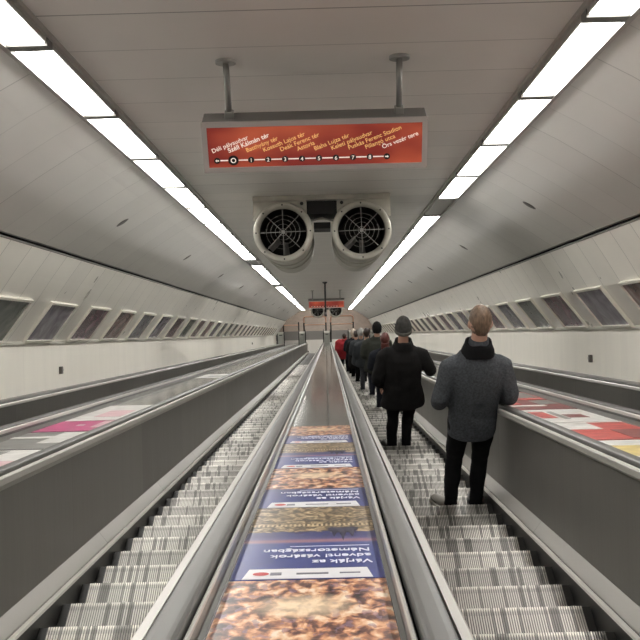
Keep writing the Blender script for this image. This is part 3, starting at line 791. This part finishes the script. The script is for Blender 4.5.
def person(nm_label, t_nose, X, H, cfg):
    """stands on the tread whose nose is at t_nose, facing down the slope"""
    base = P(X, t_nose, STEP_N) + Vector((0, -.235, 0))
    r = thing('person', nm_label, 'person', base, cfg.get('group'))
    r.rotation_euler = (0, 0, cfg.get('yaw', 0))
    k = H/1.8; near = cfg.get('near', False); vox = .0065 if near else .014
    B = cfg.get('bulk', 1.0); wS = cfg.get('ws', 1.0)
    sh = cfg.get('sh', 1.44)*k; sx = .185*k*wS; lean = cfg.get('lean', 0)
    def v(x, y, z): return Vector((x + lean*z/1.5, y, z))
    ff = cfg.get('feet', ((-.10,0,.2),(.10,0,-.2)))          # x, y, splay
    hip = [(-.085*k, 0, .90*k), (.085*k, 0, .90*k)]
    el = cfg['elbows']; wr = cfg['wrists']
    hx = cfg.get('hx',0); hc = v(hx, .03*k, 1.665*k)
    # ---- body: one continuous mesh
    bm = bmesh.new()
    for i, s in enumerate((-1, 1)):
        fx, fy, sp = ff[i]
        tube(bm, [v(*hip[i])+Vector((0,0,.03)), v(hip[i][0]*1.02, .01, .75*k), v((hip[i][0]+fx)/2, .03+fy*.5, .50*k), v(fx*.97, fy, .30*k), v(fx, fy-.02, .09*k), v(fx, fy-.02, .05)], [.085*k,.078*k,.052*k,.050*k,.036*k,.036*k], 14)
        d = Vector((math.sin(sp)*-1, math.cos(sp), 0))
        tube(bm, [v(fx, fy-.05, .05), v(fx, fy, .05)+d*.03, v(fx, fy, .035)+d*.12, v(fx, fy, .03)+d*.18], [(.032,.03),(.035,.035),(.022,.04),(.014,.03)], 12, flat=(0,0,1))
    loft(bm, [(lean*.55,0,.80*k,.13*k,.10*k),(lean*.6,0,.92*k,.16*k,.11*k),(lean*.7,0,1.08*k,.135*k,.095*k),(lean*.83,0,1.27*k,.16*k,.11*k),(lean*.93,0,sh-.11*k,.135*k,.085*k),(lean*.95,0,sh-.05*k,.10*k,.07*k),(lean*.97,.0,sh+.02*k,.060*k,.058*k)])
    tube(bm, [v(0,-.005,sh-.04*k), v(hx*.4,.0,sh+.06*k), v(hx*.8,.012,1.59*k)], [.066*k,.058*k,.056*k], 16)
    for i, s in enumerate((-1, 1)):
        S = v(s*sx*.92, 0, sh-.105*k); E = Vector(el[i]); Wt = Vector(wr[i])
        tube(bm, [v(s*sx*.5,0,sh-.10*k), S, S.lerp(E,.5), E, E.lerp(Wt,.35), Wt], [.042*k,.045*k,.040*k,.034*k,.034*k,.026*k], 12)
        hd = cfg['hands'][i]
        hand(bm, Wt, hd[0], hd[1], hd[2], k*1.0, hd[3])
    def hf(p):
        q = p.copy()
        if q.z < 0: q.x *= 1+.20*q.z; q.y = q.y*(1+.12*q.z)+(-q.z)*.12
        if q.y < 0: q.y *= 1.02
        if q.z > .3 : q.x *= 1-.05*(q.z-.3)
        return q
    ico(bm, hc, (.079*k,.097*k,.122*k), 4, hf)
    tube(bm, [hc+Vector((0,.088,.02))*k, hc+Vector((0,.108,-.012))*k, hc+Vector((0,.118,-.032))*k, hc+Vector((0,.095,-.04))*k], [.008*k,.011*k,.014*k,.012*k], 10)
    tube(bm, [hc+Vector((-.025,.088,-.066))*k, hc+Vector((0,.099,-.068))*k, hc+Vector((.025,.088,-.066))*k], [.004*k,.008*k,.004*k], 8)
    for s in (-1, 1):
        ico(bm, hc+Vector((s*.078,-.002,-.012))*k, (.011*k,.021*k,.032*k), 2, lambda p: Vector((p.x, p.y-.25*max(0,p.z), p.z)))
    body = remesh('body', bm, m_skin, r, vox, 0, sm=3)
    if near:
        for s in (-1, 1):
            bm = bmesh.new(); ico(bm, hc+Vector((s*.031,.082,.012))*k, (.012*k,.010*k,.011*k), 2); link('eye', bm, m_signwhite if False else m_pw, r, smooth=True)
            bm = bmesh.new(); tube(bm, [hc+Vector((s*.015,.091,.035))*k, hc+Vector((s*.032,.092,.040))*k, hc+Vector((s*.048,.080,.034))*k], .004*k, 6); link('eyebrow', bm, cfg['hairm'], r)
    # ---- trousers
    bm = bmesh.new(); lr = cfg.get('leg', 1.0)
    for i, s in enumerate((-1, 1)):
        fx, fy, sp = ff[i]
        tube(bm, [v(hip[i][0], 0, .93*k), v(hip[i][0]*1.05, .005, .78*k), v((hip[i][0]+fx)/2*1.03, .03+fy*.5, .50*k), v(fx*.98, fy-.005, .28*k), v(fx, fy-.02, .12*k), v(fx, fy-.015, .075)],
             [(.098*k*lr,.098*k*lr),(.094*k*lr,.092*k*lr),(.068*k*lr,.070*k*lr),(.062*k*lr,.066*k*lr),(.056*k*lr,.062*k*lr),(.058*k*lr,.062*k*lr)], 16)
    loft(bm, [(lean*.5,0,.80*k,.11*k,.10*k),(lean*.55,0,.86*k,.165*k,.118*k),(lean*.6,0,.98*k,.17*k,.122*k),(lean*.66,0,1.04*k,.15*k,.11*k)])
    remesh('trousers', bm, cfg['trousers'], r, vox*1.25, .010, 9, 4, cfg.get('seed',1))
    # ---- coat or jacket
    hem = cfg.get('hem', .76)*k; bm = bmesh.new(); hw = cfg.get('hemw', .185)
    loft(bm, [(lean*hem/1.5,.0,hem,hw*k*B,.128*k*B),(lean*hem/1.5,.0,hem+.03,(hw+.006)*k*B,.135*k*B),(lean*.65,0,1.0*k,.182*k*B,.135*k*B),(lean*.75,0,1.12*k,.188*k*B,.139*k*B),(lean*.82,-.004,1.24*k,.194*k*B,.137*k*B),
              (lean*.91,-.005,sh-.10*k,.188*k*wS,.125*k*B),(lean*.93,-.005,sh-.045*k,.168*k*wS,.108*k*B),(lean*.95,0,sh+.0*k,.135*k*wS,.092*k),(lean*.96,.0,sh+.035*k,.10*k,.082*k),(lean*.97,.0,sh+.075*k,.076*k,.075*k)], 28, 2.15)
    ar = cfg.get('arm', 1.0)
    for i, s in enumerate((-1, 1)):
        S = v(s*sx, 0, sh-.095*k); E = Vector(el[i]); Wt = Vector(wr[i]); e2 = E + (Wt-E).normalized()*.0
        cf = E.lerp(Wt, .93)
        tube(bm, [v(s*sx*.50,0,sh-.075*k), v(s*sx*.82,0,sh-.075*k), S, S.lerp(E,.5), E-(E-S).normalized()*.03, E+(Wt-E).normalized()*.03, E.lerp(Wt,.5), cf],
             [.055*k*ar,.066*k*ar,.069*k*ar,.066*k*ar,.060*k*ar,.060*k*ar,.053*k*ar,.046*k*ar], 18)
    remesh('jacket' if hem > .7*k else 'coat', bm, cfg['coat'], r, vox*1.25, cfg.get('fold',.010), cfg.get('fs',8), 16 if near else 7, cfg.get('seed',1)+3)
    if cfg.get('collar'):
        bm = bmesh.new(); cm = cfg['collar']
        n = 26; rr = []
        for z, ra, rb, dy in ((-.035,.120,.104,-.004),(-.01,.116,.102,-.004),(.030,.098,.092,.0),(.052,.094,.088,.004),(.052,.072,.070,.004),(.0,.076,.072,0)):
            rr.append([bm.verts.new(v(hx*.3+ra*k*math.cos(2*math.pi*j/n), dy+rb*k*math.sin(2*math.pi*j/n), sh+.045*k+z*k+.008*math.sin(3*2*math.pi*j/n))) for j in range(n)])
        for a, b in zip(rr, rr[1:]):
            for j in range(n): bm.faces.new((a[j],a[(j+1)%n],b[(j+1)%n],b[j]))
        link('collar', bm, cm, r, smooth=True)
        if cfg.get('inner'):
            bm = bmesh.new(); tube(bm, [v(hx*.4,.0,sh+.06*k), v(hx*.5,.004,sh+.122*k)], [.074*k,.068*k], 24); link('inner_collar', bm, cfg['inner'], r, smooth=True)
    # ---- shoes
    for i, s in enumerate((-1, 1)):
        fx, fy, sp = ff[i]; d = Vector((-math.sin(sp), math.cos(sp), 0)); q = Vector((d.y, -d.x, 0)); o_ = v(fx, fy-.02, 0)
        kk = k*1.0
        bm = bmesh.new(); rings = []
        for a, w_, h_ in ((-.075,.026,.07),(-.06,.036,.085),(0,.042,.10),(.07,.046,.075),(.13,.050,.055),(.18,.042,.045),(.205,.022,.03)):
            c = o_ + d*a*kk; ring = []
            for j in range(12):
                th = 2*math.pi*j/12; ring.append(bm.verts.new(c + q*math.cos(th)*w_*kk + Vector((0,0,.018 + (h_*.5)*(1+math.sin(th))*kk*.98))))
            rings.append(ring)
        for a, b in zip(rings, rings[1:]):
            for j in range(12): bm.faces.new((a[j],a[(j+1)%12],b[(j+1)%12],b[j]))
        bm.faces.new(rings[0][::-1]); bm.faces.new(rings[-1])
        so = link('shoe', bm, cfg['shoes'][i], r, smooth=True)
        bm = bmesh.new(); ol = []
        for a, w_ in ((-.082,.022),(-.07,.038),(0,.044),(.07,.048),(.13,.053),(.185,.044),(.212,.020)): ol.append((a, w_))
        pts = [o_+d*a*kk+q*w_*kk for a, w_ in ol] + [o_+d*a*kk-q*w_*kk for a, w_ in ol[::-1]]
        lo = [bm.verts.new((p.x,p.y,.0)) for p in pts]; up = [bm.verts.new((p.x,p.y,.028)) for p in pts]; n = len(pts)
        for j in range(n): bm.faces.new((lo[j],lo[(j+1)%n],up[(j+1)%n],up[j]))
        bm.faces.new(lo[::-1]); bm.faces.new(up); link('sole', bm, cfg.get('soles', (m_iron,m_iron))[i], so)
    # ---- hair / hat
    hm = cfg.get('hairm')
    if cfg.get('hair'):
        kind = cfg['hair']; bm = bmesh.new(); bmesh.ops.create_icosphere(bm, subdivisions=5 if near else 4, radius=1)
        drop = {'short':-.58,'long':-1.0,'curly':-.75}[kind]
        dele = [v_ for v_ in bm.verts if (v_.co.y > .42 and v_.co.z < .42) or v_.co.z < drop or (v_.co.y > .05 and v_.co.z < -.12) or (kind=='short' and v_.co.y>-.15 and v_.co.z<-.35)]
        bmesh.ops.delete(bm, geom=dele, context='VERTS')
        for v_ in bm.verts:
            p = v_.co.copy(); q = hf(p) if kind != 'curly' else p
            g = {'short':1.015 + (.15*max(0,p.z-.05)**.9), 'long':1.16, 'curly':1.28}[kind]
            nz_ = noise.noise(Vector((p.x*9,p.y*5,p.z*4)))*.035 + noise.noise(p*22)*.018 + (noise.noise(p*6)*.10 if kind=='curly' else 0)
            g += nz_
            v_.co = hc + Vector((q.x*.078*g*(1.0 if kind!='short' else (.975 if p.z < .15 else 1.0)), q.y*.099*g, q.z*.122*(g if kind!='short' else 1+(g-1)*.6)))*k
        bmesh.ops.solidify(bm, geom=list(bm.faces), thickness=.006)
        link('hair', bm, hm, r, smooth=True)
        if kind == 'long':
            bm = bmesh.new(); loft(bm, [(hc.x,-.085*k,1.42*k,.075*k,.03*k),(hc.x,-.075*k,1.52*k,.085*k,.045*k),(hc.x,-.05*k,1.64*k,.08*k,.06*k)]); remesh('hair', bm, hm, r, .012, .008, 20)
    if cfg.get('hat'):
        hm2, band = cfg['hat']; bm = bmesh.new(); n = 32; rings = []
        prof = [(-.035,1.10),(-.02,1.14),(.02,1.14),(.05,1.10),(.085,.96),(.115,.72),(.138,.42),(.150,.17)] if not cfg.get('round') else [(-.055,1.14),(-.02,1.2),(.03,1.2),(.075,1.08),(.11,.85),(.135,.55),(.148,.2)]
        for z, g in prof: rings.append([bm.verts.new(hc + Vector((.080*g*math.cos(2*math.pi*j/n), .099*g*math.sin(2*math.pi*j/n)-.004, z))*k) for j in range(n)])
        for a, b in zip(rings, rings[1:]):
            for j in range(n): bm.faces.new((a[j],a[(j+1)%n],b[(j+1)%n],b[j]))
        bm.faces.new(rings[-1]); h = link('knit_hat', bm, hm2, r, smooth=True)
        if band:
            bm = bmesh.new(); rings = []
            for z, g in ((-.042,1.12),(-.040,1.19),(-.012,1.20),(.0,1.19),(.0,1.14)):
                rings.append([bm.verts.new(hc + Vector((.080*g*math.cos(2*math.pi*j/n), .099*g*math.sin(2*math.pi*j/n)-.004, z))*k) for j in range(n)])
            for a, b in zip(rings, rings[1:]):
                for j in range(n): bm.faces.new((a[j],a[(j+1)%n],b[(j+1)%n],b[j]))
            link('hat_band', bm, band, h, smooth=True)
    return r

m_grey = cloth('grey_wool', (.080,.086,.095), .8, 320, var=.30, sc=70)
m_charc = cloth('black_coat', (.0125,.012,.012), .5, 200, rough=.85)
m_blk = cloth('black_trousers', (.008,.008,.009), .3, 200, var=.1)
m_blkc = cloth('black_knit_collar', (.008,.008,.009), .6, 150)
m_hair = mat('light_brown_hair', (.15,.098,.062), .55, var=.5, scale=30, bump=.6, bscale=60, stretch=(2.5,1,.7))
m_darkhair = mat('dark_hair', (.03,.018,.013), .5, var=.4, scale=40)
m_redhair = mat('reddish_hair', (.10,.025,.020), .5, var=.4, scale=40, bump=.4, bscale=80)
m_whitehair = mat('pale_hair', (.50,.42,.34), .6, var=.35, scale=25, bump=.5, bscale=60)
m_hat = cloth('grey_knit_hat', (.050,.049,.046), .7, 220, var=.3); m_band = cloth('hat_band_grey', (.13,.125,.11), .7, 220, var=.3)
m_blkhat = cloth('black_knit_hat', (.010,.010,.010), .6, 200); m_whitehat = cloth('white_knit_hat', (.36,.35,.33), .6, 200)
m_snk = mat('grey_sneaker', (.26,.25,.225), .6, var=.2); m_sole = mat('pale_sole', (.55,.53,.48), .5)
m_green = cloth('olive_coat', (.045,.048,.040)); m_navy = cloth('navy_coat', (.018,.020,.026)); m_dgrey = cloth('dark_grey_coat', (.050,.055,.060))
m_jean = cloth('grey_jeans', (.085,.088,.10), .3); m_djean = cloth('dark_jeans', (.022,.024,.032), .3)
m_redc = cloth('red_quilted', (.36,.030,.038), .3, 60, rough=.6)
m_bshoe = mat('black_leather', (.012,.011,.010), .4)
def near_nose(t): return TR0 + round((t-TR0)/PITCH)*PITCH

dn = ((0,.25,-1),(0,1,0),(1,0,0),.45)
def hang(s): return ((.0,.3,-1),(0,1,0),(-s,0,0),.4)
# front man in grey: right hand on the rail
person('man in a grey jacket and black trousers, nearest, right hand on the handrail', near_nose(9.14), 1.05, 1.87, dict(
    near=True, ws=1.02, sh=1.43, lean=.035, hx=.012, elbows=((-.245,-.07,1.12),(.295,-.06,1.15)), wrists=((-.13,.20,1.0),(.235,.20,.965)),
    hands=(((.7,.5,-.4),(0,.3,1),(0,-1,0),.6), ((.1,.9,-.42),(-1,.2,0),(0,-.3,-1),.35)), hem=.755, hemw=.168, bulk=1.0, arm=1.02,
    feet=((-.115,.05,.62),(.085,.05,-.05)), trousers=m_blk, coat=m_grey, collar=m_blkc, inner=m_grey, hair='short', hairm=m_hair,
    shoes=(m_snk,m_bshoe), soles=(m_sole,m_iron), leg=.93, fold=.010, seed=2))
person('man in a black coat and grey knit hat, elbow out over the handrail', near_nose(13.6), .855, 1.86, dict(
    near=True, ws=1.10, sh=1.43, lean=.0, elbows=((-.30,-.02,1.10),(.315,.0,1.17)), wrists=((-.245,.13,.90),(.35,.26,1.02)),
    hands=(hang(-1), ((.1,.9,-.35),(-1,.2,0),(0,-.3,-1),.35)), hem=.68, hemw=.215, bulk=1.14, arm=1.22,
    feet=((-.125,.04,.5),(.055,.06,-.1)), trousers=m_blk, coat=m_charc, collar=m_charc, hat=(m_hat,m_band), hair='short', hairm=m_darkhair,
    shoes=(m_bshoe,m_bshoe), leg=1.0, fold=.014, seed=5))
std = dict(elbows=((-.27,-.03,1.08),(.27,-.03,1.08)), wrists=((-.19,.19,.97),(.19,.19,.97)), hands=(hang(-1),hang(1)), shoes=(m_bshoe,m_bshoe), arm=1.4, bulk=1.25, ws=1.12, hem=.70, hemw=.21)
def Q(label, t, x, h, **k):
    c = dict(std); c.update(k); c.setdefault('hairm', m_darkhair); f = h/1.8
    c['elbows'] = tuple(tuple(a*f for a in e) for e in c['elbows']); c['wrists'] = tuple(tuple(a*f for a in e) for e in c['wrists'])
    person(label, near_nose(t), x, h, c)
Q('person with reddish hair in a dark coat, just beyond the grey knit hat', 20.7, 1.0, 1.66, coat=m_navy, trousers=m_djean, hair='long', hairm=m_redhair, seed=7)
Q('tall person in a round black knit hat and dark coat in the queue', 25.0, 1.04, 1.92, coat=m_green, trousers=m_djean, hat=(m_blkhat,None), round=True, seed=9)
Q('bare-headed person in a dark jacket and grey jeans, left of the black knit hat', 27.3, .90, 1.80, coat=m_dgrey, trousers=m_jean, hair='short', hairm=m_darkhair, hem=.80, seed=11)
Q('person in a white knit hat and dark grey coat further down the queue', 31.9, .90, 1.82, coat=m_dgrey, trousers=m_blk, hat=(m_whitehat,None), seed=13)
Q('dark-haired person in a long black coat between the white hat and the pale-haired one', 35.3, .86, 1.76, coat=m_charc, trousers=m_blk, hair='short', hem=.5, seed=15)
Q('person with pale curly hair in dark clothes beside the red jacket', 38.2, .84, 1.82, coat=m_navy, trousers=m_blk, hair='curly', hairm=m_whitehair, seed=17)
Q('person in a red quilted jacket at the far end of the queue', 40.2, .57, 1.68, coat=m_redc, trousers=m_djean, hair='short', hairm=m_darkhair, sh=1.52, hem=.82, hemw=.25, bulk=1.85, arm=1.8, ws=1.25, seed=19)

# ------------------------------------------------------------ camera
rl = math.radians(1.5)
ct = Vector((8, -14.0, -1120)).normalized()
cn = Vector((-math.sin(rl), math.cos(rl), 0)); cn = (cn - ct*cn.dot(ct)).normalized(); cx = ct.cross(cn)
Wm = Matrix((Vector((1,0,0)), Vector((0,CA,-SA)), Vector((0,SA,CA)))).transposed()
Cm = Matrix((cx, ct, cn)).transposed()
R = Wm @ Cm.transposed()
cam = bpy.data.cameras.new('camera'); co = bpy.data.objects.new('camera', cam); C.objects.link(co)
co.location = P(0,0,0); co.rotation_euler = R.to_euler(); cam.lens = 36*1120/640; cam.clip_start = .05; cam.clip_end = 300
bpy.context.scene.camera = co
w = bpy.data.worlds.new('world'); bpy.context.scene.world = w; w.use_nodes = True
w.node_tree.nodes['Background'].inputs[0].default_value = (1,.95,.88,1); w.node_tree.nodes['Background'].inputs[1].default_value = .25
vs = bpy.context.scene.view_settings; vs.view_transform = 'Standard'; vs.look = 'None'; vs.gamma = 1; vs.exposure = 1.0
